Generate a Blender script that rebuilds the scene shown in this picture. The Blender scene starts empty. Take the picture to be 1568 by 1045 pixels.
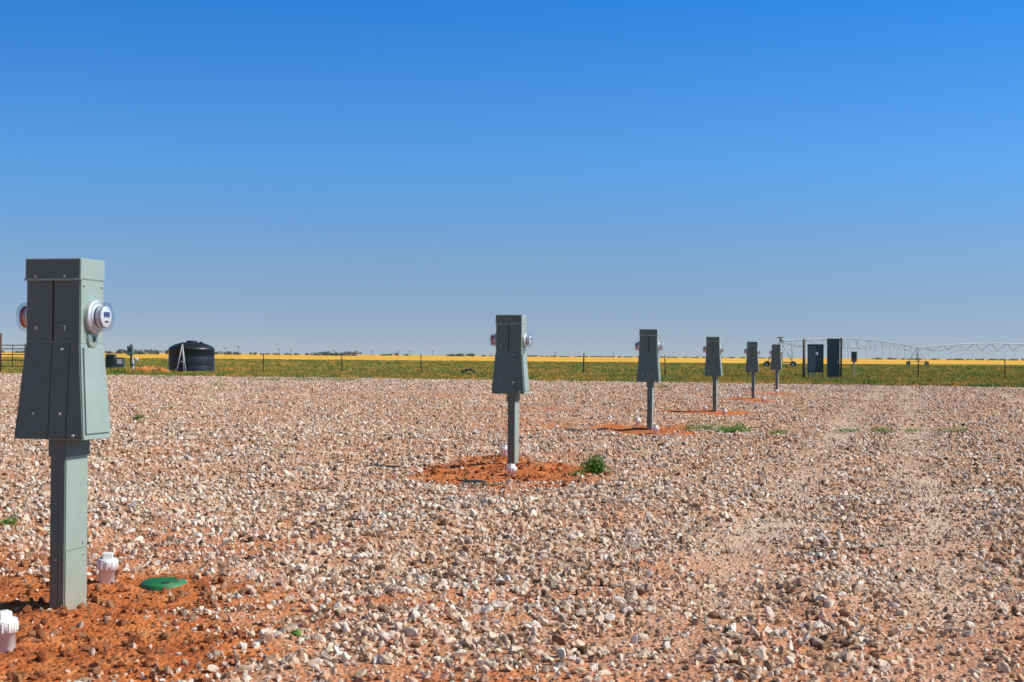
import bpy, bmesh, math, random
import numpy as np
from mathutils import Vector, Matrix
random.seed(7); rng=np.random.default_rng(11)
S=bpy.context.scene
rad=math.radians
CAMH=1.316

# ------------------------------------------------------------------ noise
def hsh(ix,iy,seed):
    n=(ix.astype(np.int64)*374761393+iy.astype(np.int64)*668265263+seed*1442695041)&0xffffffff
    n=((n^(n>>13))*1274126177)&0xffffffff
    n=n^(n>>16)
    return (n&0xffff)/65535.0
def vn(x,y,sc,seed=0):
    x=np.asarray(x,float)/sc; y=np.asarray(y,float)/sc
    ix=np.floor(x); iy=np.floor(y); fx=x-ix; fy=y-iy
    fx=fx*fx*(3-2*fx); fy=fy*fy*(3-2*fy)
    a=hsh(ix,iy,seed); b=hsh(ix+1,iy,seed); c=hsh(ix,iy+1,seed); d=hsh(ix+1,iy+1,seed)
    return (a*(1-fx)+b*fx)*(1-fy)+(c*(1-fx)+d*fx)*fy
def sm(a,b,x):
    t=np.clip((x-a)/(b-a),0,1); return t*t*(3-2*t)

PED=[(-2.335,7.43),(-0.01,16.9),(2.41,25.1),(4.80,33.8),(7.33,43.4),(9.62,51.8)]
def edge_y(x):      # far edge of the gravel lot
    return 74.8-0.34*np.asarray(x,float)
def dirt(x,y):
    x=np.asarray(x,float); y=np.asarray(y,float)
    n=vn(x,y,.9,3)*.5+vn(x,y,.33,4)*.3+vn(x,y,.12,5)*.2
    d=np.zeros_like(x)
    r=np.sqrt(((x+2.7)/1.75)**2+((y-6.75)/1.9)**2)+ (n-.5)*.95
    d=np.maximum(d,1-sm(.6,1.3,r))
    for (px,py),dy in zip(PED[1:],(-.7,-.1,0,0,0)):
        r=np.sqrt(((x-px+.16)/1.12)**2+((y-py-dy)/2.15)**2)+(n-.5)*1.2
        d=np.maximum(d,1-sm(.55,1.15,r))
    r=np.sqrt(((x-17.8)/2.3)**2+((y-78)/5)**2)+(n-.5)*.6
    d=np.maximum(d,1-sm(.8,1.1,r))
    p=vn(x,y,2.6,9)*.6+vn(x,y,1.1,10)*.4
    thin=sm(.58,.82,p)*.40*(1-sm(-.5,3.5,x-.12*y))
    left=(1-sm(-1.0,3.4,x+ (n-.5)*2))*(1-sm(8.5,13,y))*.55
    d=np.maximum(d,thin); d=np.maximum(d,left*sm(.25,.62,p))
    d=np.maximum(d,.30*sm(.45,.8,p)*(1-sm(8,13,y)))
    return d
def track(x,y):
    x=np.asarray(x,float); y=np.asarray(y,float)
    w=(vn(x,y,3,20)-.5)*.25
    t=0
    for x0,y0 in ((1.5,9.5),(2.95,9.9),(8.2,16),(10.0,16.4)):
        c=x-(x0+.275*(y-y0))-w
        t=np.maximum(t,np.exp(-(c/.36)**2)*(.35+.6*sm(.2,.8,vn(x,y,2.2,21)*.7+vn(x,y,.6,22)*.3)))
    return t
def hgt(x,y):
    x=np.asarray(x,float); y=np.asarray(y,float)
    far=1-sm(45,64,y)
    d=dirt(x,y); t=track(x,y)
    h=((vn(x,y,.8,30)-.5)*.07+(vn(x,y,.28,31)-.5)*.075)*(1-.5*t)-t*.018
    nr=1-sm(14,22,y)
    h=h*(1-.5*d*nr)+nr*d*((vn(x,y,.17,32)-.5)*.045+np.abs(vn(x,y,.08,33)-.5)*.028-.03)
    h=h+.035*np.exp(-(((x+2.15)/.28)**2+((y-7.2)/.25)**2))+.03*np.exp(-(((x+1.8)/.4)**2+((y-7.1)/.25)**2))
    for px,py in PED[1:]: h=h+(.045+.06*(vn(x,y,.35,35)-.5))*np.exp(-(((x-px)/.6)**2+((y-py)/.8)**2))
    return h*far*np.exp(-(np.abs(x)/60)**4)*sm(-3,2,y)

# ------------------------------------------------------------------ materials
def mat(name):
    m=bpy.data.materials.new(name); m.use_nodes=True
    nt=m.node_tree; b=nt.nodes["Principled BSDF"]
    return m,nt,b
def N(nt,t,**k):
    n=nt.nodes.new(t)
    for a,v in k.items(): setattr(n,a,v)
    return n
def ramp(nt,stops,interp='LINEAR'):
    r=N(nt,'ShaderNodeValToRGB'); cr=r.color_ramp; cr.interpolation=interp
    while len(cr.elements)<len(stops): cr.elements.new(.5)
    for e,(p,c) in zip(cr.elements,stops): e.position=p; e.color=(*c,1)
    return r
def noise(nt,scale,detail=4,rough=.6,coord=None):
    n=N(nt,'ShaderNodeTexNoise'); n.inputs['Scale'].default_value=scale
    n.inputs['Detail'].default_value=detail; n.inputs['Roughness'].default_value=rough
    if coord is not None: nt.links.new(coord,n.inputs['Vector'])
    return n
def mixc(nt,fac,a,b,mode='MIX'):
    m=N(nt,'ShaderNodeMix',data_type='RGBA',blend_type=mode)
    L=nt.links
    for sock,v in ((m.inputs[0],fac),(m.inputs[6],a),(m.inputs[7],b)):
        if isinstance(v,bpy.types.NodeSocket): L.new(v,sock)
        elif isinstance(v,(int,float)): sock.default_value=v
        else: sock.default_value=(*v,1)
    return m.outputs[2]
def mth(nt,op,a,b=0.,clamp=False):
    m=N(nt,'ShaderNodeMath',operation=op); m.use_clamp=clamp
    for i,v in enumerate((a,b)):
        if isinstance(v,bpy.types.NodeSocket): nt.links.new(v,m.inputs[i])
        else: m.inputs[i].default_value=v
    return m.outputs[0]
def bump(nt,b,h,st,dist):
    u=N(nt,'ShaderNodeBump'); u.inputs['Strength'].default_value=st; u.inputs['Distance'].default_value=dist
    nt.links.new(h,u.inputs['Height']); nt.links.new(u.outputs[0],b.inputs['Normal'])

def simple(name,col,rough=.6,metal=0.,var=.12,scale=6.,dirtc=None):
    m,nt,b=mat(name)
    tc=N(nt,'ShaderNodeTexCoord')
    n=noise(nt,scale,6,.65,tc.outputs['Object'])
    lo=tuple(c*(1-var) for c in col); hi=tuple(min(1,c*(1+var)) for c in col)
    r=ramp(nt,[(.3,lo),(.7,hi)]); nt.links.new(n.outputs[0],r.inputs[0])
    out=r.outputs[0]
    if dirtc:
        n2=noise(nt,scale*.7,8,.7,tc.outputs['Object'])
        r2=ramp(nt,[(.52,(0,0,0)),(.75,(1,1,1))]); nt.links.new(n2.outputs[0],r2.inputs[0])
        out=mixc(nt,mth(nt,'MULTIPLY',r2.outputs[0],.5),out,dirtc)
    nt.links.new(out,b.inputs['Base Color'])
    b.inputs['Roughness'].default_value=rough; b.inputs['Metallic'].default_value=metal
    return m

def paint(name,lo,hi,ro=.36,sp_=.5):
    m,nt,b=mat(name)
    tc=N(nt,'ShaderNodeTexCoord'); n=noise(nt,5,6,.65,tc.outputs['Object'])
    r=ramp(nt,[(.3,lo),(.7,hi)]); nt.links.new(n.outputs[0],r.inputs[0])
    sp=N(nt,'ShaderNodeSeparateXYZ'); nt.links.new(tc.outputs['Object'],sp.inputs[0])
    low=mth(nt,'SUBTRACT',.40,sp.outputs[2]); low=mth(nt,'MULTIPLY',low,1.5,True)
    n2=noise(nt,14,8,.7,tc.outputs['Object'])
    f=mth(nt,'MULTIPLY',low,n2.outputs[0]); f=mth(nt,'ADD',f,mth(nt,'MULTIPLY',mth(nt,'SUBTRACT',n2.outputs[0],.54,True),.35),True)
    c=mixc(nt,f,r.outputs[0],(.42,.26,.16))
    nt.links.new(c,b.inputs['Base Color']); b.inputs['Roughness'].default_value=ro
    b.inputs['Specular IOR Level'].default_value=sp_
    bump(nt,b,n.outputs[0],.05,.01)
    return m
M_paint=paint('grey_green_paint',(.27,.36,.315),(.32,.42,.37))
M_paint_shade=paint('grey_green_paint_shade',(.105,.165,.140),(.130,.200,.170),.5,.3)  # darker copy of the body paint, puts front-face shade into the colour
M_seam=simple('dark_seam',(.02,.02,.02),.8)
M_bolt=simple('zinc_bolt',(.50,.51,.50),.35,.6)
M_dial=simple('meter_dial',(.80,.80,.78),.5)
M_ring=simple('meter_ring',(.70,.71,.72),.35,.3)
M_label=simple('meter_label',(.05,.06,.16),.5)
M_red=simple('red_band',(.60,.10,.05),.5)
M_pvc=simple('white_pvc',(.86,.85,.81),.4,var=.03,dirtc=(.66,.50,.36))
M_lid=simple('green_plastic',(.02,.22,.08),.5,dirtc=(.30,.17,.08))
M_dk=simple('dark_plastic',(.03,.035,.03),.6)
M_tank=simple('black_polyethylene',(.018,.021,.026),.42,scale=2)
M_cab=simple('cabinet_steel',(.06,.10,.095),.45,scale=2)
M_cab2=simple('cabinet_steel_light',(.15,.22,.20),.45,scale=2)
M_wood=simple('weathered_timber',(.13,.09,.06),.9,scale=9)
M_tan=simple('tan_conduit',(.55,.42,.28),.6)
M_rust=simple('rusty_steel',(.10,.065,.045),.8)
M_wire=simple('fence_wire_steel',(.16,.14,.12),.6,.3)
M_galv=simple('galvanised_steel',(.40,.42,.44),.5,.2)
M_tyre=simple('tyre_rubber',(.09,.08,.07),.8)
M_white=simple('white_paint',(.72,.72,.70),.5)
M_shed=simple('faded_wall',(.42,.43,.44),.7)
M_blue=simple('blue_plastic',(.05,.15,.45),.5)
def glass():
    m=bpy.data.materials.new('meter_glass'); m.use_nodes=True; nt=m.node_tree
    nt.nodes.remove(nt.nodes["Principled BSDF"]); o=nt.nodes['Material Output']
    t=N(nt,'ShaderNodeBsdfTransparent'); t.inputs[0].default_value=(.88,.93,.97,1)
    g=N(nt,'ShaderNodeBsdfGlossy'); g.inputs['Roughness'].default_value=.04
    f=N(nt,'ShaderNodeLayerWeight'); f.inputs['Blend'].default_value=.5
    k=mth(nt,'ADD',mth(nt,'MULTIPLY',mth(nt,'POWER',f.outputs['Facing'],2.5),.5),.06,True)
    x=N(nt,'ShaderNodeMixShader'); nt.links.new(k,x.inputs[0]); nt.links.new(t.outputs[0],x.inputs[1]); nt.links.new(g.outputs[0],x.inputs[2])
    nt.links.new(x.outputs[0],o.inputs[0]); return m
M_glass=glass()

def m_ground():
    m,nt,b=mat('gravel_and_soil')
    g=N(nt,'ShaderNodeNewGeometry'); P=g.outputs['Position']
    at=N(nt,'ShaderNodeAttribute',attribute_name='dirt')
    ta=N(nt,'ShaderNodeAttribute',attribute_name='track')
    n1=noise(nt,2.6,9,.7,P); n2=noise(nt,30,5,.7,P)
    soil=ramp(nt,[(.30,(.34,.085,.026)),(.44,(.54,.15,.043)),(.55,(.66,.215,.066)),(.72,(.78,.38,.16))]); nt.links.new(n1.outputs[0],soil.inputs[0])
    soil2=mixc(nt,.35,soil.outputs[0],n2.outputs[0],'OVERLAY')
    v=N(nt,'ShaderNodeTexVoronoi'); v.inputs['Scale'].default_value=42; nt.links.new(P,v.inputs['Vector'])
    sep=N(nt,'ShaderNodeSeparateColor'); nt.links.new(v.outputs['Color'],sep.inputs[0])
    gr=ramp(nt,[(0,(.26,.155,.095)),(.3,(.54,.36,.235)),(.6,(.74,.56,.41)),(1,(.84,.72,.59))]); nt.links.new(sep.outputs[0],gr.inputs[0])
    fine=mixc(nt,.58,gr.outputs[0],(.58,.245,.105))
    fine=mixc(nt,mth(nt,'MULTIPLY',ta.outputs['Fac'],.85),fine,mixc(nt,.5,gr.outputs[0],(.80,.63,.49)))
    f=mth(nt,'MULTIPLY',at.outputs['Fac'],1.35,True)
    c=mixc(nt,f,fine,soil2)
    nt.links.new(c,b.inputs['Base Color']); b.inputs['Roughness'].default_value=.95
    b.inputs['Specular IOR Level'].default_value=.15
    hh=mth(nt,'ADD',mth(nt,'MULTIPLY',v.outputs['Distance'],-1.),n2.outputs[0])
    bump(nt,b,hh,.8,.02)
    return m
def m_stone():
    m,nt,b=mat('crushed_gravel')
    oi=N(nt,'ShaderNodeObjectInfo'); tc=N(nt,'ShaderNodeTexCoord')
    r=ramp(nt,[(0,(.15,.10,.065)),(.09,(.42,.28,.185)),(.19,(.76,.59,.43)),(.32,(.86,.74,.59)),(.45,(.50,.435,.36)),(.52,(.90,.81,.68)),
               (.66,(.74,.45,.275)),(.75,(.90,.85,.77)),(.87,(.80,.61,.45)),(.95,(.27,.23,.195))],'CONSTANT')
    nt.links.new(oi.outputs['Random'],r.inputs[0])
    n=noise(nt,1.6,5,.7,tc.outputs['Object'])
    k=ramp(nt,[(.25,(.55,.50,.45)),(.58,(1.,1.,1.))]); nt.links.new(n.outputs[0],k.inputs[0])
    c=mixc(nt,1.,r.outputs[0],k.outputs[0],'MULTIPLY')
    g=N(nt,'ShaderNodeNewGeometry'); n3=noise(nt,.7,4,.6,g.outputs['Position'])
    f=ramp(nt,[(.40,(.04,.04,.04)),(.70,(.42,.42,.42))]); nt.links.new(n3.outputs[0],f.inputs[0])
    c=mixc(nt,f.outputs[0],c,(.74,.40,.21))
    nt.links.new(c,b.inputs['Base Color']); b.inputs['Roughness'].default_value=.85
    b.inputs['Specular IOR Level'].default_value=.2
    bump(nt,b,n.outputs[0],.35,.1)
    return m
def m_clod():
    m,nt,b=mat('red_soil_clod')
    oi=N(nt,'ShaderNodeObjectInfo')
    r=ramp(nt,[(0,(.42,.115,.035)),(.5,(.62,.205,.066)),(1,(.80,.42,.19))]); nt.links.new(oi.outputs['Random'],r.inputs[0])
    nt.links.new(r.outputs[0],b.inputs['Base Color']); b.inputs['Roughness'].default_value=.95
    tc=N(nt,'ShaderNodeTexCoord'); n=noise(nt,3,5,.7,tc.outputs['Object']); bump(nt,b,n.outputs[0],.8,.2)
    return m
def m_blades(name,stops,dist=.12):
    m,nt,b=mat(name)
    oi=N(nt,'ShaderNodeObjectInfo'); g=N(nt,'ShaderNodeNewGeometry')
    n=noise(nt,dist,4,.6,g.outputs['Position'])
    f=mth(nt,'ADD',mth(nt,'MULTIPLY',oi.outputs['Random'],.5),mth(nt,'MULTIPLY',mth(nt,'SUBTRACT',n.outputs[0],.25),1.0),True)
    r=ramp(nt,stops); nt.links.new(f,r.inputs[0]); nt.links.new(r.outputs[0],b.inputs['Base Color'])
    b.inputs['Roughness'].default_value=.75
    return m
def m_field(name,stops,sc=.06,k0=.55,k1=1.3):
    m,nt,b=mat(name)
    g=N(nt,'ShaderNodeNewGeometry'); mp=N(nt,'ShaderNodeMapping'); mp.inputs['Scale'].default_value=(1,.35,1)
    nt.links.new(g.outputs['Position'],mp.inputs[0])
    n=noise(nt,sc,9,.72,mp.outputs[0]); r=ramp(nt,stops); nt.links.new(n.outputs[0],r.inputs[0])
    n2=noise(nt,1.3,6,.7,mp.outputs[0]); k=ramp(nt,[(.3,(k0,k0,k0)),(.7,(k1,k1,k1))]); nt.links.new(n2.outputs[0],k.inputs[0])
    c=mixc(nt,1.,r.outputs[0],k.outputs[0],'MULTIPLY')
    nt.links.new(c,b.inputs['Base Color']); b.inputs['Roughness'].default_value=.95
    b.inputs['Specular IOR Level'].default_value=.1
    return m

# ------------------------------------------------------------------ mesh helpers
class B:
    def __init__(s,name,mats): s.bm=bmesh.new(); s.name=name; s.mats=mats
    def hexa(s,lo,hi,z0,z1,mi=0,bev=0.):
        vs=[]
        for (a,z) in ((lo,z0),(hi,z1)):
            for x,y in ((a[0],a[2]),(a[1],a[2]),(a[1],a[3]),(a[0],a[3])): vs.append(s.bm.verts.new((x,y,z)))
        fs=[(3,2,1,0),(4,5,6,7),(0,1,5,4),(1,2,6,5),(2,3,7,6),(3,0,4,7)]
        F=[s.bm.faces.new([vs[i] for i in f]) for f in fs]
        for f in F: f.material_index=mi
        if bev>0:
            es=list({e for f in F for e in f.edges})
            r=bmesh.ops.bevel(s.bm,geom=es,offset=bev,segments=2,profile=.5,affect='EDGES')
            for f in r['faces']: f.material_index=mi
    def box(s,x0,x1,y0,y1,z0,z1,mi=0,bev=0.): s.hexa((x0,x1,y0,y1),(x0,x1,y0,y1),z0,z1,mi,bev)
    def cyl(s,p,q,r0,r1=None,seg=16,mi=0,caps=True,smooth=True):
        p=Vector(p);q=Vector(q); r1=r0 if r1 is None else r1
        d=(q-p).normalized(); u=d.orthogonal().normalized(); w=d.cross(u)
        A=[];C=[]
        for i in range(seg):
            a=2*math.pi*i/seg; v=u*math.cos(a)+w*math.sin(a)
            A.append(s.bm.verts.new(p+v*r0)); C.append(s.bm.verts.new(q+v*r1))
        for i in range(seg):
            j=(i+1)%seg; f=s.bm.faces.new((A[i],A[j],C[j],C[i])); f.material_index=mi; f.smooth=smooth
        if caps:
            f=s.bm.faces.new(A[::-1]); f.material_index=mi
            f=s.bm.faces.new(C); f.material_index=mi
    def lathe(s,prof,origin,axis=(0,0,1),seg=24,mi=0):
        o=Vector(origin); d=Vector(axis).normalized(); u=d.orthogonal().normalized(); w=d.cross(u)
        rings=[]
        for r,h in prof:
            rings.append([s.bm.verts.new(o+d*h+(u*math.cos(2*math.pi*i/seg)+w*math.sin(2*math.pi*i/seg))*max(r,1e-4)) for i in range(seg)])
        for a,b in zip(rings,rings[1:]):
            for i in range(seg):
                j=(i+1)%seg; f=s.bm.faces.new((a[i],a[j],b[j],b[i])); f.material_index=mi; f.smooth=True
    def mesh(s):
        me=bpy.data.meshes.new(s.name); bmesh.ops.recalc_face_normals(s.bm,faces=s.bm.faces)
        s.bm.to_mesh(me); s.bm.free()
        for m in s.mats: me.materials.append(m)
        return me
    def obj(s,loc=(0,0,0),rot=0.):
        o=bpy.data.objects.new(s.name,s.mesh()); S.collection.objects.link(o); o.location=loc; o.rotation_euler=(0,0,rad(rot)); return o
def gz(x,y): return float(hgt(np.array([x]),np.array([y]))[0])

# ------------------------------------------------------------------ ground sheet
def axis(segs,lim,start=None):
    a=[segs[0][0]]
    for s0,s1,st in segs:
        n=max(1,round((s1-s0)/st)); a+=list(s0+(s1-s0)*(np.arange(n)+1)/n)
    up=[a[-1]]; st=1.
    while up[-1]<lim: up.append(up[-1]+st); st*=1.18
    dn=[a[0]]; st=1.
    while dn[-1]>-lim: dn.append(dn[-1]-st); st*=1.25
    return np.array(dn[1:][::-1]+a+up[1:])
gx=axis([(-24,-9,.4),(-9,-5,.12),(-5,2,.045),(2,9,.1),(9,26,.35)],9000)
gy=axis([(2,5,.2),(5,10.5,.045),(10.5,20,.09),(20,36,.18),(36,92,.5)],9000)
X,Y=np.meshgrid(gx,gy); Z=hgt(X,Y); ny,nx=X.shape
me=bpy.data.meshes.new('ground')
idx=np.arange(nx*ny).reshape(ny,nx)
q=np.stack([idx[:-1,:-1],idx[:-1,1:],idx[1:,1:],idx[1:,:-1]],-1).reshape(-1)
nf=len(q)//4
me.vertices.add(nx*ny); me.vertices.foreach_set('co',np.stack([X,Y,Z],-1).reshape(-1).astype(np.float32))
me.loops.add(len(q)); me.loops.foreach_set('vertex_index',q.astype(np.int32))
me.polygons.add(nf); me.polygons.foreach_set('loop_start',(np.arange(nf)*4).astype(np.int32))
me.polygons.foreach_set('loop_total',np.full(nf,4,np.int32))
me.update(calc_edges=True)
me.polygons.foreach_set('use_smooth',np.ones(nf,bool))
for nm,fn in (('dirt',dirt),('track',track)):
    a=me.attributes.new(nm,'FLOAT','POINT'); a.data.foreach_set('value',fn(X,Y).reshape(-1).astype(np.float32))
me.materials.append(m_ground()); o=bpy.data.objects.new('ground',me); S.collection.objects.link(o)

def sheet(name,pts,z,m):
    me=bpy.data.meshes.new(name); me.from_pydata([(x,y,z) for x,y in pts],[],[tuple(range(len(pts)))]); me.materials.append(m)
    o=bpy.data.objects.new(name,me); S.collection.objects.link(o); return o
near=[]
for x in np.arange(-400,160.1,1.0):
    near.append((x,float(edge_y(x))+1.5+(float(vn(x,0,3,77))-.5)*4+(float(vn(x,0,.9+.3,78))-.5)*2))
M_gr=m_field('pasture',[(.30,(.08,.13,.02)),(.46,(.16,.21,.03)),(.57,(.30,.25,.045)),(.68,(.56,.28,.05))])
sheet('grass_field',near+[(1200,-380),(6000,-380),(6000,8500),(-6000,8500),(-6000,400)],.012,M_gr)
M_wh=m_field('ripe_wheat',[(.3,(.72,.35,.04)),(.5,(.88,.49,.07)),(.7,(.92,.60,.14))],.02,.85,1.04)
wh=[(x,325+.10*x+ (float(vn(x,0,60,5))-.5)*50) for x in range(-3000,3001,20)]
sheet('wheat_field',wh+[(5000,8000),(-5000,8000)],.03,M_wh)

# ------------------------------------------------------------------ instancing
def scatter(name,pts,scl,rot,coll,m=None):
    me=bpy.data.meshes.new(name); n=len(pts)
    me.vertices.add(n); me.vertices.foreach_set('co',pts.reshape(-1).astype(np.float32))
    for nm,v in (('scl',scl),('rot',rot)):
        a=me.attributes.new(nm,'FLOAT_VECTOR','POINT'); a.data.foreach_set('vector',v.reshape(-1).astype(np.float32))
    o=bpy.data.objects.new(name,me); S.collection.objects.link(o)
    ng=bpy.data.node_groups.new(name+'_instances','GeometryNodeTree')
    ng.interface.new_socket('Geometry',in_out='INPUT',socket_type='NodeSocketGeometry')
    ng.interface.new_socket('Geometry',in_out='OUTPUT',socket_type='NodeSocketGeometry')
    gi=ng.nodes.new('NodeGroupInput'); go=ng.nodes.new('NodeGroupOutput')
    ip=ng.nodes.new('GeometryNodeInstanceOnPoints'); ci=ng.nodes.new('GeometryNodeCollectionInfo')
    ci.inputs['Collection'].default_value=coll; ci.inputs['Separate Children'].default_value=True; ci.inputs['Reset Children'].default_value=True
    L=ng.links; L.new(gi.outputs[0],ip.inputs['Points']); L.new(ci.outputs[0],ip.inputs['Instance']); ip.inputs['Pick Instance'].default_value=True
    for nm,sock in (('scl','Scale'),('rot','Rotation')):
        na=ng.nodes.new('GeometryNodeInputNamedAttribute'); na.data_type='FLOAT_VECTOR'; na.inputs['Name'].default_value=nm
        L.new(na.outputs[0],ip.inputs[sock])
    L.new(ip.outputs[0],go.inputs[0])
    md=o.modifiers.new('instances','NODES'); md.node_group=ng
    return o
def rockcoll(name,m,n=12,rough=.22,sub=2,dmin=.18,dmax=.36,npl=10):
    c=bpy.data.collections.new(name)
    for k in range(n):
        bm=bmesh.new(); bmesh.ops.create_icosphere(bm,subdivisions=sub,radius=.5)
        pl=[(Vector((random.gauss(0,1),random.gauss(0,1),random.gauss(0,1))).normalized(),random.uniform(dmin,dmax)) for _ in range(npl)]
        ax=Vector((1,random.uniform(.6,.9),random.uniform(.5,.8)))
        for v in bm.verts:
            for nrm,d in pl:
                t=v.co.dot(nrm)
                if t>d: v.co-=nrm*(t-d)*.98
            v.co*=1+random.uniform(-rough,rough)*.2
            v.co=Vector((v.co.x*ax.x,v.co.y*ax.y,v.co.z*ax.z))*1.42
        me=bpy.data.meshes.new(name); bm.to_mesh(me); bm.free(); me.materials.append(m)
        c.objects.link(bpy.data.objects.new(name+'_piece',me))
    return c
C_st=rockcoll('gravel_stone',m_stone(),16); C_cl=rockcoll('soil_clod',m_clod(),6,.6)

P=[];SC=[]
for y0,y1,den,k in ((4.2,9,1300,1.),(9,15,960,1.),(15,26,440,1.1),(26,45,185,1.25),(45,88,74,1.5)):
    hw=.46*y1+1.8; n=int((y1-y0)*2*hw*den)
    x=rng.uniform(-hw,hw,n); y=rng.uniform(y0,y1,n)
    hwl=.44*y+1.6; d=dirt(x,y); t=track(x,y)
    pr=(1-d*.95)*(1-.38*t)
    cl=vn(x,y,.35,50)*.6+vn(x,y,.13,51)*.4
    pr=pr*(.28+.98*cl)
    keep=(np.abs(x)<hwl)&(rng.random(n)<pr)&(y<edge_y(x)+2*rng.random(n))
    x=x[keep];y=y[keep];t=t[keep];d=d[keep]
    s=np.clip(rng.lognormal(math.log(.0265),.44,len(x)),.010,.070)*k*(1-.42*t)*(1-.25*d)
    P.append(np.stack([x,y,hgt(x,y)+s*.22],-1)); SC.append(s)
P=np.concatenate(P);s=np.concatenate(SC); print('stones',len(P))
rot=np.stack([rng.normal(0,.7,len(P)),rng.normal(0,.7,len(P)),rng.uniform(0,6.28,len(P))],-1)
scatter('gravel',P,np.stack([s]*3,-1),rot,C_st)
n=46000; x=rng.uniform(-5,14,n); y=5+rng.random(n)**1.5*52; 
k2=n//2; x[:k2]=rng.uniform(-5,0,k2); y[:k2]=rng.uniform(4.8,9.5,k2)
k3=n*3//4; x[k2:k3]=rng.uniform(-1.8,1.6,k3-k2); y[k2:k3]=rng.uniform(13.5,19,k3-k2)
d=dirt(x,y); keep=(d>.5)&(rng.random(n)<.10+.55*vn(x,y,.4,71)); x=x[keep];y=y[keep]
s=np.clip(rng.lognormal(math.log(.015),.65,len(x)),.005,.06)*(1+.2*sm(12,16,y))
scatter('soil_clods',np.stack([x,y,hgt(x,y)+s*.1],-1),np.stack([s]*3,-1),np.stack([rng.uniform(0,6,len(x))]*3,-1),C_cl)

def blades(bm,n,rad_,h,w,lean=.5,mi=0):
    for _ in range(n):
        a=random.uniform(0,6.283); r=rad_*math.sqrt(random.random()); bx,by=r*math.cos(a),r*math.sin(a)
        hh=h*random.uniform(.45,1.1); la=random.uniform(0,6.283); ll=hh*random.uniform(.1,lean)
        dx,dy=math.cos(la)*ll,math.sin(la)*ll; pa=random.uniform(0,3.14); wx,wy=math.cos(pa)*w/2,math.sin(pa)*w/2
        v=[bm.verts.new(c) for c in ((bx-wx,by-wy,-.01),(bx+wx,by+wy,-.01),(bx+dx*.4+wx*.8,by+dy*.4+wy*.8,hh*.6),(bx+dx*.4-wx*.8,by+dy*.4-wy*.8,hh*.6),(bx+dx,by+dy,hh))]
        bm.faces.new(v[:4]).material_index=mi; bm.faces.new((v[3],v[2],v[4])).material_index=mi
M_bl=m_blades('field_grass',[(0,(.05,.13,.014)),(.3,(.13,.23,.028)),(.48,(.24,.28,.04)),(.60,(.46,.29,.06)),(.74,(.82,.37,.055)),(1,(.82,.56,.18))],.2)
cg=bpy.data.collections.new('grass_tuft')
for k in range(6):
    bm=bmesh.new(); blades(bm,46,.38,.26,.022,.7)
    me=bpy.data.meshes.new('grass_tuft'); bm.to_mesh(me); bm.free(); me.materials.append(M_bl); cg.objects.link(bpy.data.objects.new('grass_tuft',me))
G=[];GS=[]
for n,a,b_ in ((26000,0,16),(22000,16,60),(20000,60,220)):
    hw=48+.5*b_; x=rng.uniform(-hw,hw,n); off=a+(b_-a)*rng.random(n); y=edge_y(x)+off
    near_=off<16
    pr=np.where(near_,sm(.25,.6,vn(x,y,2.5,60)*.6+vn(x,y,.8,61)*.3+off*.03),.9)
    k=rng.random(n)<pr; x=x[k];y=y[k];off=off[k]
    G.append(np.stack([x,y,np.full(len(x),.01)],-1)); GS.append(rng.uniform(.45,1.15,len(x))*(.6+.4*sm(0,10,off))*(.6+.8*vn(x,y,6,62)))
x=rng.normal(-22.8,1.3,90); y=rng.normal(86.9,.8,90); G.append(np.stack([x,y,np.full(90,.05)],-1)); GS.append(rng.uniform(.8,1.7,90))
G=np.concatenate(G);gs=np.concatenate(GS)
scatter('field_grass',G,np.stack([gs,gs,gs],-1),np.stack([gs*0,gs*0,rng.uniform(0,6.28,len(gs))],-1),cg)

# ------------------------------------------------------------------ weeds
M_weed=m_blades('weed_leaf',[(0,(.04,.13,.015)),(.5,(.09,.25,.03)),(1,(.20,.36,.05))],9.)
def weed(x,y,w,h,n,flat=1.):
    bm=bmesh.new()
    lobes=[(random.uniform(-.36,.36)*w,random.uniform(-.2,.2)*w,random.uniform(.45,1.),random.uniform(.2,.32)*w) for _ in range(8)]
    for _ in range(n):
        lx0,ly0,lh,lr=random.choice(lobes); a=random.uniform(0,6.283); r=lr*random.random()**.7; lx,ly=lx0+r*math.cos(a),ly0+r*math.sin(a)*flat
        z=h*lh*random.random()*(1-(r/lr)**2*.6)+.008; s=random.uniform(.007,.018)*(1 if w<.8 else 2)
        nv=Vector((random.gauss(0,.6),random.gauss(0,.6),1)).normalized(); u=nv.orthogonal().normalized(); u.rotate(Matrix.Rotation(random.uniform(0,6),3,nv)); v=nv.cross(u)
        c=Vector((lx,ly,z)); bm.faces.new([bm.verts.new(c+p) for p in (-u*s*1.5,-v*s*.5,u*s*1.5,v*s*.5)])
    for _ in range(n//15):
        lx0,ly0,lh,lr=random.choice(lobes); a=random.uniform(0,6.283); p=Vector((lx0*.5,ly0*.5,0)); q_=Vector((lx0+lr*math.cos(a),ly0+lr*math.sin(a)*flat,h*lh*random.uniform(.6,1.3)))
        t=Vector((.004,0,0)); bm.faces.new([bm.verts.new(c) for c in (p-t,p+t,q_)])
    me=bpy.data.meshes.new('weed_plant'); bm.to_mesh(me); bm.free(); me.materials.append(M_weed)
    o=bpy.data.objects.new('weed_plant',me); S.collection.objects.link(o); o.location=(x,y,gz(x,y)+.02)
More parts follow.
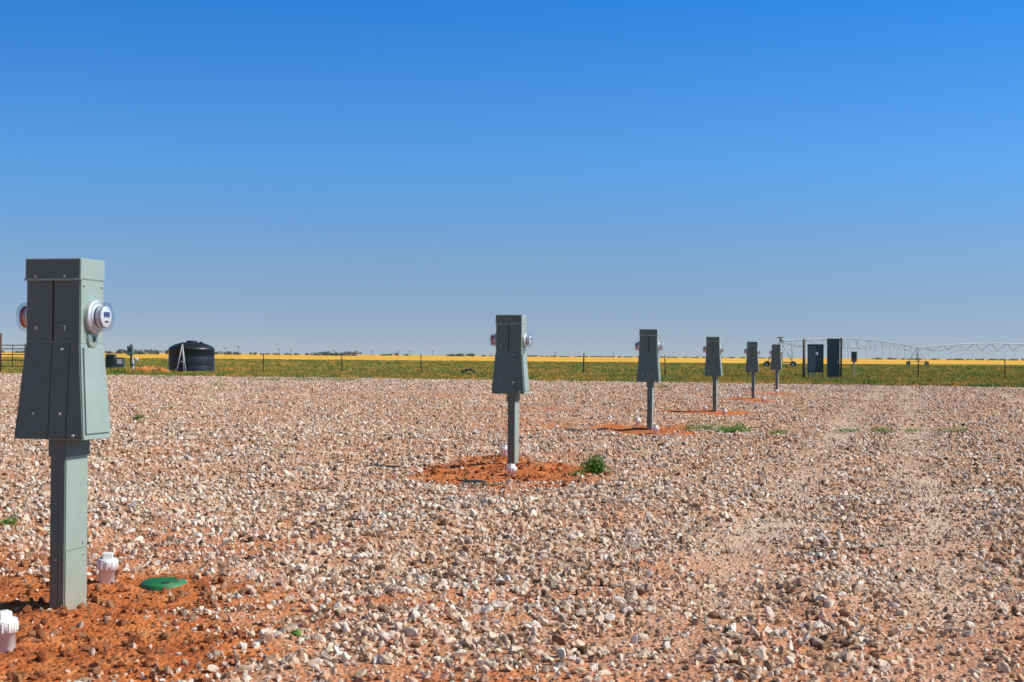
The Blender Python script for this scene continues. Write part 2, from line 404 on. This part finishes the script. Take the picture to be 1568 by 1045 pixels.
for a in ((.96,15.8,.36,.24,1300),(.70,15.4,.18,.07,120),(3.85,24.9,.7,.22,1300),(3.4,25.3,.42,.15,380),(4.65,24.7,.40,.15,340),(3.15,25.6,.3,.12,200),
          (5.9,25.2,.5,.10,200),(6.5,25,.6,.10,240),(7.1,25.4,.5,.09,180),(7.8,25.1,.6,.10,200),(-7.1,27,.26,.16,220),(-11.7,57,.6,.3,300),(-3.83,10.9,.16,.09,110),
          (-12,70,1.8,.2,320),(-10.2,70.6,2.2,.22,460),(-8.3,70.2,1.8,.2,380),(-18,74,1.6,.2,220),(-1.0,6.6,.06,.03,25),(6.5,60,.8,.12,120)):
    weed(*a)

# ------------------------------------------------------------------ pedestals
def pedestal_mesh():
    b=B('electrical_pedestal',[M_paint,M_seam,M_bolt,M_dial,M_ring,M_glass,M_label,M_red,M_paint_shade])
    W=.160; f,k=-.112,.113
    b.box(-W,W,f-.012,k+.006,1.690,1.80,0,.006)                # cap
    b.box(-W+.004,W-.004,f,k,1.36,1.690,0,.003)                 # upper body
    b.hexa((-.198,.198,-.145,k+.010),(-W+.004,W-.004,f,k),.868,1.36,0,.003)  # flared skirt
    b.box(-W+.008,W-.008,f-.0145,f-.0125,1.697,1.793,8)  # thin plate in the darker copy, paints shade onto the cap front
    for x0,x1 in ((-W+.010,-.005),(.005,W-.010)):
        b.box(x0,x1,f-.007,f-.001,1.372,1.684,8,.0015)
    sl=lambda z:(z-.868)/(1.36-.868)
    yf=lambda z:-.145+(f+.145)*sl(z)
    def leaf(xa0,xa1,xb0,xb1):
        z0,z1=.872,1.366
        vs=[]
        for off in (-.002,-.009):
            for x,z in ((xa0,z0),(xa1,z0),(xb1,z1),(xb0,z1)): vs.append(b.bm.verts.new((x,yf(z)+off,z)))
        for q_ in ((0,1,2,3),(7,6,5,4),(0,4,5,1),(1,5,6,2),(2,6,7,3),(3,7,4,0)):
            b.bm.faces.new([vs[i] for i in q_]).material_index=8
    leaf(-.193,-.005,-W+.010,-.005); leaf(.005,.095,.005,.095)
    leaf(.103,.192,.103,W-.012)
    b.box(-.005,.005,f-.0025,f-.0005,1.372,1.684,1)
    b.box(-W-.003,W+.003,f-.017,f-.004,1.684,1.696,0,.002)
    for sg in (1,-1):
        vs=[]
        z0,z1=.90,1.34
        for off in (.002,.010):
            for y,z in ((-.130,z0),(.112,z0),(.100,z1),(-.10,z1)):
                xx=.198+(W-.004-.198)*sl(z)+off; vs.append(b.bm.verts.new((sg*xx,y,z)))
        for q_ in ((0,1,2,3),(7,6,5,4),(0,4,5,1),(1,5,6,2),(2,6,7,3),(3,7,4,0)):
            b.bm.faces.new([vs[i] for i in q_])
        c=(sg*(W-.004),0,1.500); ax=(sg,0,0)
        b.lathe([(.090,0),(.090,.010),(.084,.014),(.0,.014)],c,ax,32,0)
        b.lathe([(.0,.0145),(.088,.0145),(.088,.026),(.078,.029),(.0,.029)],c,ax,32,4)
        b.lathe([(.066,.0295),(.066,.036),(.050,.036)],c,ax,32,3)
        b.lathe([(.056,.0296),(.056,.078),(.052,.081),(.0,.081)],c,ax,32,3)
        b.lathe([(.0575,.040),(.0575,.049)],c,ax,32,6 if sg>0 else 7)
        b.lathe([(.0572,.056),(.0572,.070)],c,ax,32,4 if sg>0 else 7)
        b.lathe([(.0574,.072),(.0574,.076)],c,ax,32,6)
        b.lathe([(.077,.0292),(.077,.070),(.073,.086),(.060,.094),(.0,.096)],c,ax,32,5)
        b.box(min(c[0]+sg*.0815,c[0]+sg*.0835),max(c[0]+sg*.0815,c[0]+sg*.0835),-.030,.030,1.500,1.526,6)
        b.box(min(c[0]+sg*.0815,c[0]+sg*.0835),max(c[0]+sg*.0815,c[0]+sg*.0835),-.018,.018,1.472,1.480,1)
        b.lathe([(.048,0),(.048,.012),(.040,.016),(.0,.016)],(sg*(W-.004),-.01,1.385),ax,20,0)
        b.lathe([(.012,.015),(.012,.022),(.0,.022)],(sg*(W-.004),-.01,1.385),ax,12,1)
        for yy in (-.09,.09):
            b.lathe([(.007,0),(.007,.006),(0,.006)],(sg*(W-.004),yy,1.66),ax,8,2)
    for x,z,y in ((-.095,1.705,f-.015),(.07,1.705,f-.015),(-.095,1.44,f-.007),(.055,1.44,f-.007),(.055,1.33,yf(1.33)-.009),(-.09,1.0,yf(1.0)-.009),(.06,1.0,yf(1.0)-.009),(.14,.89,yf(.89)-.009)):
        b.cyl((x,y+.002,z),(x,y-.007,z),.0095,.007,10,2)
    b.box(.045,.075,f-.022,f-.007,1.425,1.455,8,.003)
    b.box(-.10,-.085,f-.013,f-.007,1.43,1.45,2)
    x0,x1=-.010,.075
    b.box(x0,x1,-.108,.108,-.25,.868,0,.004)
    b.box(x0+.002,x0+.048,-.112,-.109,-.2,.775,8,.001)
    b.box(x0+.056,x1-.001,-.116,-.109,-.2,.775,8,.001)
    b.box(x1+.001,x1+.005,-.106,.106,-.2,.29,0,.001)
    b.box(x1+.001,x1+.004,-.106,.106,.295,.76,0,.001)
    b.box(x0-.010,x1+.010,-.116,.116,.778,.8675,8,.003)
    for z in (.32,.26): b.cyl((x1+.003,.06,z),(x1+.010,.06,z),.006,.005,8,2)
    b.cyl((.03,-.112,.25),(.03,-.120,.25),.007,.006,8,2)
    return b.mesh()
pm=pedestal_mesh()
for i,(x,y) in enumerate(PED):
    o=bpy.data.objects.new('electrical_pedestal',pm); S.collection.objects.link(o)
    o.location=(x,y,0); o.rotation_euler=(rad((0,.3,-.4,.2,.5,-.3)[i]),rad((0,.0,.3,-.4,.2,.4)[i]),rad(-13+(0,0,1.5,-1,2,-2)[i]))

def cleanout(x,y,h=.15,tilt=0):
    b=B('sewer_cleanout_pipe',[M_pvc,M_seam])
    b.lathe([(.045,-.12),(.045,h*.45),(.058,h*.46),(.058,h*.78),(.054,h*.82),(.0,h*.82)],(0,0,0),(0,0,1),24,0)
    b.box(-.028,.028,-.028,.028,h*.815,h*1.03,0,.004)
    for i in range(12):
        a=i*math.pi/6; b.box(.0575*math.cos(a)-.003,.0575*math.cos(a)+.003,.0575*math.sin(a)-.003,.0575*math.sin(a)+.003,h*.50,h*.75,0)
    o=b.obj((x,y,gz(x,y))); o.rotation_euler=(rad(tilt),rad(random.uniform(-4,4)),random.random()*3)
for a in ((-2.31,8.15,.165,3),(-2.265,6.40,.165,-3),(-.0,15.95,.14,2),(-.09,18.1,.14,0),(2.47,24.3,.14,0),(2.34,26.3,.14,0),(4.95,33.0,.14,0),(4.78,35.1,.14,0),
          (7.15,44.8,.15,0),(7.55,42.6,.14,0),(9.95,53.2,.15,0),(9.5,51,.14,0)): cleanout(*a)
def lid(x,y,r,m,z=.02,tilt=0):
    b=B('valve_box_cover',[m,M_dk])
    b.lathe([(r*1.04,-.08),(r*1.04,.004),(r,.010),(r*.93,.012),(r*.90,.018),(0,.020)],(0,0,0),(0,0,1),32,0)
    for k in range(-3,4): b.box(-r*.6,r*.6,k*r*.2-.004,k*r*.2+.004,.0185,.023,0)
    b.box(-.02,.02,-r*.85,-r*.7,.018,.026,1)
    o=b.obj((x,y,gz(x,y)+z)); o.rotation_euler=(rad(tilt),0,.3)
lid(-1.99,8.2,.128,M_lid,.015,1); lid(-.39,15.15,.14,M_dk,.02,0)

# ------------------------------------------------------------------ water tank
b=B('water_tank',[M_tank,M_rust])
pr=[(1.39,0),(1.40,.03)]
for z in (.55,1.1): pr+=[(1.40,z-.03),(1.394,z-.01),(1.394,z+.01),(1.40,z+.03)]
pr+=[(1.40,1.52),(1.415,1.54),(1.415,1.58),(1.35,1.67),(1.20,1.77),(.98,1.87),(.65,1.97),(.33,2.01),(.32,2.07),(.28,2.10),(0,2.11)]
b.lathe(pr,(0,0,0),(0,0,1),48,0)
b.cyl((.7,-.4,1.85),(.7,-.4,2.04),.09,.09,12,0)
b.cyl((1.3,-.7,.15),(1.75,-.9,.15),.05,.05,10,1)
b.obj((-19.95,88.6,0))
b=B('tripod_stand',[M_white,M_rust])
for x,y in ((-.34,-.2),(.30,-.25),(.02,.4)): b.cyl((x,y,0),(0,0,1.9),.022,.022,8,0)
b.cyl((-.03,0,1.85),(.03,0,1.98),.05,.05,8,1); b.cyl((-.2,-.12,.8),(.18,-.15,.8),.014,.014,6,0); b.cyl((0,0,1.85),(0,0,.7),.012,.012,6,1)
b.obj((-19.9,85.9,0))

b=B('pump_control_cabinet',[M_cab,M_dk,M_white])
b.box(-.28,.28,-.2,.2,.35,1.18,0,.01); b.box(.36,.82,-.2,.2,.35,1.02,0,.01)
b.box(-.31,.31,-.24,.22,1.18,1.21,0); b.box(-.22,.22,-.206,-.201,.45,1.1,1); b.box(.42,.75,-.206,-.201,.62,.92,2)
for x in (-.24,.24,.42,.76): b.box(x-.025,x+.025,-.15,-.1,0,.35,0)
b.obj((-24.8,88,0))
b=B('meter_post',[M_wood,M_cab2,M_dk]); b.box(-.05,.05,-.05,.05,0,1.85,0,.005); b.box(-.2,.16,-.2,-.055,1.15,1.75,1,.01); b.box(-.1,.06,-.206,-.201,1.4,1.6,2); b.cyl((.1,-.1,1.15),(.1,-.1,0),.025,.025,8,1)
b.obj((-23.7,88.5,0))
b=B('water_standpipe',[M_white,M_blue]); b.cyl((0,0,0),(0,0,.95),.05,.05,12,0); b.cyl((0,0,.95),(.22,0,.98),.05,.05,12,0); b.cyl((.22,0,1.02),(.22,0,.8),.06,.06,12,0); b.cyl((-.0,0,.55),(0,0,.68),.075,.075,12,1)
b.obj((-22.7,85.3,0))
M_soil=simple('red_soil_heap',(.56,.19,.055),.95,scale=3,var=.4)
bm=bmesh.new(); bmesh.ops.create_grid(bm,x_segments=70,y_segments=40,size=1)
for v in bm.verts:
    x,y=v.co.x*1.9,v.co.y*1.2; e=max(0,1-(x/1.8)**2-(y/1.1)**2)
    v.co=Vector((x,y,.02+e*(.06+.50*float(vn(x,y,.6,88)))+e*.22*float(vn(x,y,.2,89))-.05*(e==0)))
me=bpy.data.meshes.new('soil_heap'); bm.to_mesh(me); bm.free(); me.materials.append(M_soil)
o=bpy.data.objects.new('soil_heap',me); S.collection.objects.link(o); o.location=(-22.3,86.6,0)

b=B('drain_pipe',[M_dk])
pts=[(-.42,0,.05),(-.25,0,.22),(.0,0,.28),(.25,0,.22),(.36,0,.06)]
for p_,q_ in zip(pts,pts[1:]): b.cyl(p_,q_,.07,.07,10,0)
b.cyl((-.42,0,.05),(-.5,0,.3),.05,.05,8,0); b.obj((-2.7,90,0.15))

# ------------------------------------------------------------------ electrical service at right
b=B('timber_post',[M_wood,M_galv]); b.cyl((0,0,-.2),(0,0,2.38),.075,.065,12,0); b.cyl((.09,-.02,.0),(.09,-.02,1.9),.02,.02,8,1); b.obj((16.42,80,0))
b=B('electrical_cabinet',[M_cab,M_dk,M_ring,M_cab2])
b.box(-.44,.44,-.18,.18,.50,2.05,0,.012); b.box(-.46,.46,-.21,.19,2.05,2.09,0,.004)
b.box(-.40,-.01,-.188,-.181,.56,1.98,3,.002); b.box(.01,.40,-.188,-.181,.56,1.98,0,.002)
b.lathe([(.10,0),(.10,.06),(.08,.1),(0,.1)],(.05,-.188,1.55),(0,-1,0),20,2)
for x in (-.38,.38): b.box(x-.03,x+.03,-.05,.05,0,.5,3)
for x in (-.2,0,.2): b.cyl((x,0,.5),(x,0,-.05),.03,.03,8,2)
b.obj((17.12,80.2,0),-10)
b=B('electrical_cabinet',[M_cab,M_dk,M_ring,M_cab2,M_wood])
b.box(-.38,.30,-.2,.2,.2,2.38,0,.012); b.box(-.40,.32,-.23,.21,2.38,2.42,0,.004)
b.box(-.34,.26,-.208,-.201,.27,1.2,0,.002); b.box(-.34,.26,-.208,-.201,1.24,2.3,0,.002); b.box(.18,.21,-.225,-.208,1.0,1.15,2)
b.box(.34,.44,-.05,.05,0,2.45,4,.004)
for x in (-.3,.22): b.box(x-.04,x+.04,-.1,.1,0,.2,3)
b.cyl((-.1,0,.2),(-.1,0,-.05),.04,.04,8,2)
b.obj((18.12,80,0),-10)
b=B('meter_post',[M_tan,M_cab,M_dk]); b.box(-.05,.05,-.05,.05,0,1.2,0,.005); b.box(-.15,.13,-.13,.06,1.12,1.66,1,.01); b.box(-.17,.15,-.15,.07,1.66,1.69,1); b.box(-.10,.08,-.137,-.131,1.3,1.55,2)
b.obj((19.15,79.6,0))

# ------------------------------------------------------------------ fence
b=B('wire_fence',[M_rust,M_wire])
fx=[-15.4+4.93*k for k in range(-7,16)]
fy=lambda x:86.6-.105*x
for k,x in enumerate(fx):
    y=fy(x); h=1.36+random.uniform(-.05,.06); lx=random.uniform(-.05,.05)
    big=(k%8==3)
    b.cyl((x,y,-.1),(x+lx,y,h+(.1 if big else 0)),.045 if big else .033,.045 if big else .03,8,0)
for z in (.30,.58,.86,1.14,1.27):
    for x0,x1 in zip(fx,fx[1:]):
        m_=(x0+x1)/2; s_=random.uniform(.005,.03)
        b.cyl((x0,fy(x0)-.03,z),(m_,fy(m_)-.03,z-s_),.0055,.0055,4,1,False); b.cyl((m_,fy(m_)-.03,z-s_),(x1,fy(x1)-.03,z),.0055,.0055,4,1,False)
b.obj()
b=B('pipe_fence_gate',[M_rust])
b.cyl((-31.1,86.5,-.1),(-31.1,86.5,2.45),.07,.07,12,0)
for z in (.45,.8,1.15,1.5,1.72): b.cyl((-34.5,87,z),(-29.6,86.5,z),.03,.03,8,0)
b.cyl((-29.6,86.5,-.1),(-29.6,86.5,1.8),.045,.045,10,0); b.cyl((-30.4,86.6,.4),(-30.4,86.6,1.75),.025,.025,8,0)
b.obj()

# ------------------------------------------------------------------ centre pivot irrigation
b=B('center_pivot_irrigation',[M_galv,M_tyre])
T=[(36.4,193.),(81.,284.),(119.,300.),(158,316)]
def pt(a,c,t,z): return Vector((a[0]+(c[0]-a[0])*t,a[1]+(c[1]-a[1])*t,z))
for a,c,rise in ((T[0],T[1],.9),(T[1],T[2],1.0),(T[2],T[3],1.0)):
    n=20; pts=[pt(a,c,i/n,3.6+rise*math.sin(math.pi*i/n)) for i in range(n+1)]
    for p_,q_ in zip(pts,pts[1:]): b.cyl(p_,q_,.10,.10,8,0,False)
    dv=Vector((c[0]-a[0],c[1]-a[1],0)).normalized(); pv=Vector((-dv.y,dv.x,0))
    m_=10; prev=None
    for i in range(1,m_):
        t=i/m_; bz=3.6+rise*math.sin(math.pi*t)-1.45*math.sin(math.pi*min(max(t,.2),.8))-.1
        up0=pt(a,c,t-.5/m_,3.6+rise*math.sin(math.pi*(t-.5/m_))); up1=pt(a,c,t+.5/m_,3.6+rise*math.sin(math.pi*(t+.5/m_)))
        for sg in (-1,1):
            q_=pt(a,c,t,bz)+pv*sg*.6
            b.cyl(up0,q_,.045,.045,5,0,False); b.cyl(up1,q_,.045,.045,5,0,False)
            if prev: b.cyl(prev[sg],q_,.04,.04,5,0,False)
            else: b.cyl(pt(a,c,0,3.5),q_,.04,.04,5,0,False)
        q1,q2=pt(a,c,t,bz)+pv*.6,pt(a,c,t,bz)-pv*.6; b.cyl(q1,q2,.03,.03,5,0,False)
        prev={1:q1,-1:q2}
    for sg in (-1,1): b.cyl(prev[sg],pt(a,c,1,3.5),.04,.04,5,0,False)
    for i in range(1,15):
        t=i/15; p_=pt(a,c,t,3.6+rise*math.sin(math.pi*t)); b.cyl(p_,(p_.x,p_.y,1.0),.024,.024,4,0,False)
for i,(x,y) in enumerate(T):
    for sg in (-1,1):
        for s2 in (-1,1): b.cyl((x+sg*.25,y+s2*.4,.7),(x,y,3.65) if i else (x,y,3.7),.05,.05,6,0)
        b.cyl((x+sg*1.7,y-.5*sg,.6),(x,y,3.6),.06,.06,6,0)
        b.cyl((x+sg*1.7-.09,y-.5*sg-.25,.42),(x+sg*1.7+.09,y-.5*sg+.25,.42),.42,.42,18,1)
        b.cyl((x+sg*1.7-.10,y-.5*sg-.28,.42),(x+sg*1.7+.10,y-.5*sg+.28,.42),.22,.22,14,0)
    b.cyl((x-1.9,y+.6,.7),(x+1.9,y-.6,.7),.07,.07,6,0)
x,y=T[0]
b.cyl((x,y,3.6),(x,y,4.0),.13,.13,10,0); b.box(x-.45,x+.45,y-.2,y+.2,4.0,4.14,0); b.cyl((x+.1,y,3.75),(x+1.4,y+1.5,3.6),.11,.11,8,0)
b.cyl((x+2.6,y+5,0),(x+2.6,y+5,3.7),.06,.06,6,0); b.cyl((x+2.6,y+5,3.6),(x+.2,y,1.2),.04,.04,6,0)
b.obj()

# ------------------------------------------------------------------ distant trees & poles
M_tree=m_blades('distant_foliage',[(0,(.08,.12,.11)),(.5,(.12,.165,.15)),(1,(.17,.20,.18))])  # foliage tones lightened towards blue, distance haze painted into the colour
M_bark=simple('bark',(.10,.085,.08),.9)
bm=bmesh.new()
def treeblob(x,y,h,w):
    for k in range(3):
        t=.25; v=[bm.verts.new(c) for c in ((x-t,y,0),(x+t,y,0),(x+random.uniform(-1,1)*w*.2,y,h*.6))]; bm.faces.new(v).material_index=1
    lob=[(x+random.uniform(-.45,.45)*w,y+random.uniform(-2,2),h*random.uniform(.3,.78),w*random.uniform(.14,.3)) for _ in range(7)]
    for _ in range(120):
        lx,ly,lz,lr=random.choice(lob); d_=Vector((random.gauss(0,1),random.gauss(0,1),random.gauss(0,.8))).normalized()*lr*random.random()**.4
        c=Vector((lx,ly,lz))+d_; c.z=min(max(c.z,.2),h); s_=random.uniform(.3,.7)
        nv=Vector((random.gauss(0,1),-1,random.gauss(0,1))).normalized(); u=nv.orthogonal().normalized(); v_=nv.cross(u)
        bm.faces.new([bm.verts.new(c+q_) for q_ in (-u*s_,-v_*s_*.7,u*s_,v_*s_*.7)])
def px(p): return (p-784)/2178
for p0,p1,dd,h0,h1,st in ((190,262,1150,3,5.4,5),(330,385,1500,2,3.8,6),(395,470,1800,1.2,2.6,9),(482,522,1300,2.2,4.4,4),(534,552,1300,3,4.6,5),(590,625,1700,2,3.5,8),(690,700,1500,2.5,3.5,4),(708,724,1500,2.8,4.6,4),
                         (20,185,1700,1.5,3.5,6),(740,1200,2200,1,2.4,9),(1330,1568,1900,1.2,2.6,9),(-300,0,1600,2,5,9),(1580,1900,1500,2,5,9)):
    p=p0
    while p<p1:
        treeblob(px(p)*dd,dd+random.uniform(-40,40),random.uniform(h0,h1)*random.uniform(.7,1.05),random.uniform(5,11)); p+=st*random.uniform(.4,1.6)
me=bpy.data.meshes.new('distant_tree_line'); bm.to_mesh(me); bm.free(); me.materials.append(M_tree); me.materials.append(M_bark)
S.collection.objects.link(bpy.data.objects.new('distant_tree_line',me))
for p,dd,h in ((365,1000,7),(427,1000,5.5),(445,1100,5),(512,1000,4.6),(570,1100,5),(610,1000,5),(628,1050,4.5),(662,1100,5),(850,1200,5),(345,950,5.5),(940,1200,5)):
    b=B('utility_pole',[M_wood]); b.cyl((0,0,0),(0,0,h),.16,.12,8,0); b.box(-1.1,1.1,-.1,.1,h-.9,h-.7,0); 
    for xx in (-1,0,1): b.cyl((xx,0,h-.7),(xx,0,h-.4),.07,.05,6,0)
    b.obj((px(p)*dd,dd,0))
b=B('farm_shed',[M_shed,M_rust]); b.box(-3,3,-3,3,0,1.8,0); b.hexa((-3.3,3.3,-3.3,3.3),(-3.3,3.3,-.05,.05),1.802,2.8,1); b.box(-1,.6,-3.05,-3.01,.02,1.6,1); b.obj((px(543)*1250,1250,0))

# ------------------------------------------------------------------ world, sun, camera
SUN_AZ=98.; SUN_EL=42.
w=bpy.data.worlds.new("World"); S.world=w; w.use_nodes=True; nt=w.node_tree
bg=nt.nodes['Background']; sky=nt.nodes.new('ShaderNodeTexSky'); sky.sky_type='NISHITA'; sky.sun_disc=False
sky.sun_elevation=rad(SUN_EL); sky.sun_rotation=rad(SUN_AZ); sky.air_density=1.; sky.dust_density=.3; sky.ozone_density=2.5
tc=nt.nodes.new('ShaderNodeTexCoord'); mp=nt.nodes.new('ShaderNodeMapping'); mp.vector_type='POINT'
mp.inputs['Scale'].default_value=(1,1,2.4); mp.inputs['Location'].default_value=(0,0,.10)
nm=nt.nodes.new('ShaderNodeVectorMath'); nm.operation='NORMALIZE'
nt.links.new(tc.outputs['Generated'],mp.inputs[0]); nt.links.new(mp.outputs[0],nm.inputs[0]); nt.links.new(nm.outputs[0],sky.inputs['Vector'])
sp=nt.nodes.new('ShaderNodeSeparateXYZ'); nt.links.new(tc.outputs['Generated'],sp.inputs[0])
k=2.8
rp=ramp(nt,[(0,(1.14/k,.96/k,.92/k)),(.03,(1.18/k,1.07/k,1.05/k)),(.067,(1.18/k,1.32/k,1.36/k)),(.134,(.85/k,1.68/k,2.12/k)),(.244,(.32/k,1.42/k,2.45/k)),(.45,(.45/k,.75/k,.80/k)),(1,(.5/k,.58/k,.55/k))])
nt.links.new(sp.outputs[2],rp.inputs[0])
mm=nt.nodes.new('ShaderNodeVectorMath'); mm.operation='MULTIPLY'; nt.links.new(sky.outputs[0],mm.inputs[0]); nt.links.new(rp.outputs[0],mm.inputs[1])
m2=nt.nodes.new('ShaderNodeVectorMath'); m2.operation='SCALE'; m2.inputs[3].default_value=k; nt.links.new(mm.outputs[0],m2.inputs[0])
nt.links.new(m2.outputs[0],bg.inputs[0]); bg.inputs[1].default_value=.10
az=rad(SUN_AZ); sd=Vector((math.sin(az)*math.cos(rad(SUN_EL)),math.cos(az)*math.cos(rad(SUN_EL)),math.sin(rad(SUN_EL))))
l=bpy.data.lights.new('sun','SUN'); l.energy=5.0; l.angle=rad(.5); l.color=(1,.955,.885)
lo=bpy.data.objects.new('sun',l); S.collection.objects.link(lo); lo.rotation_euler=(-sd).to_track_quat('-Z','Y').to_euler(); lo.location=sd*50
cd=bpy.data.cameras.new('camera'); cam=bpy.data.objects.new('camera',cd); S.collection.objects.link(cam)
cd.sensor_width=36; cd.lens=50; cd.clip_start=.1; cd.clip_end=20000
cam.matrix_world=Matrix.Translation((0,0,CAMH))@Matrix.Rotation(rad(90.59),4,'X')@Matrix.Rotation(rad(.44),4,'Z')
cd.dof.use_dof=True; cd.dof.focus_distance=20; cd.dof.aperture_fstop=10
S.camera=cam
S.view_settings.view_transform='Standard'; S.view_settings.look='None'; S.view_settings.exposure=0
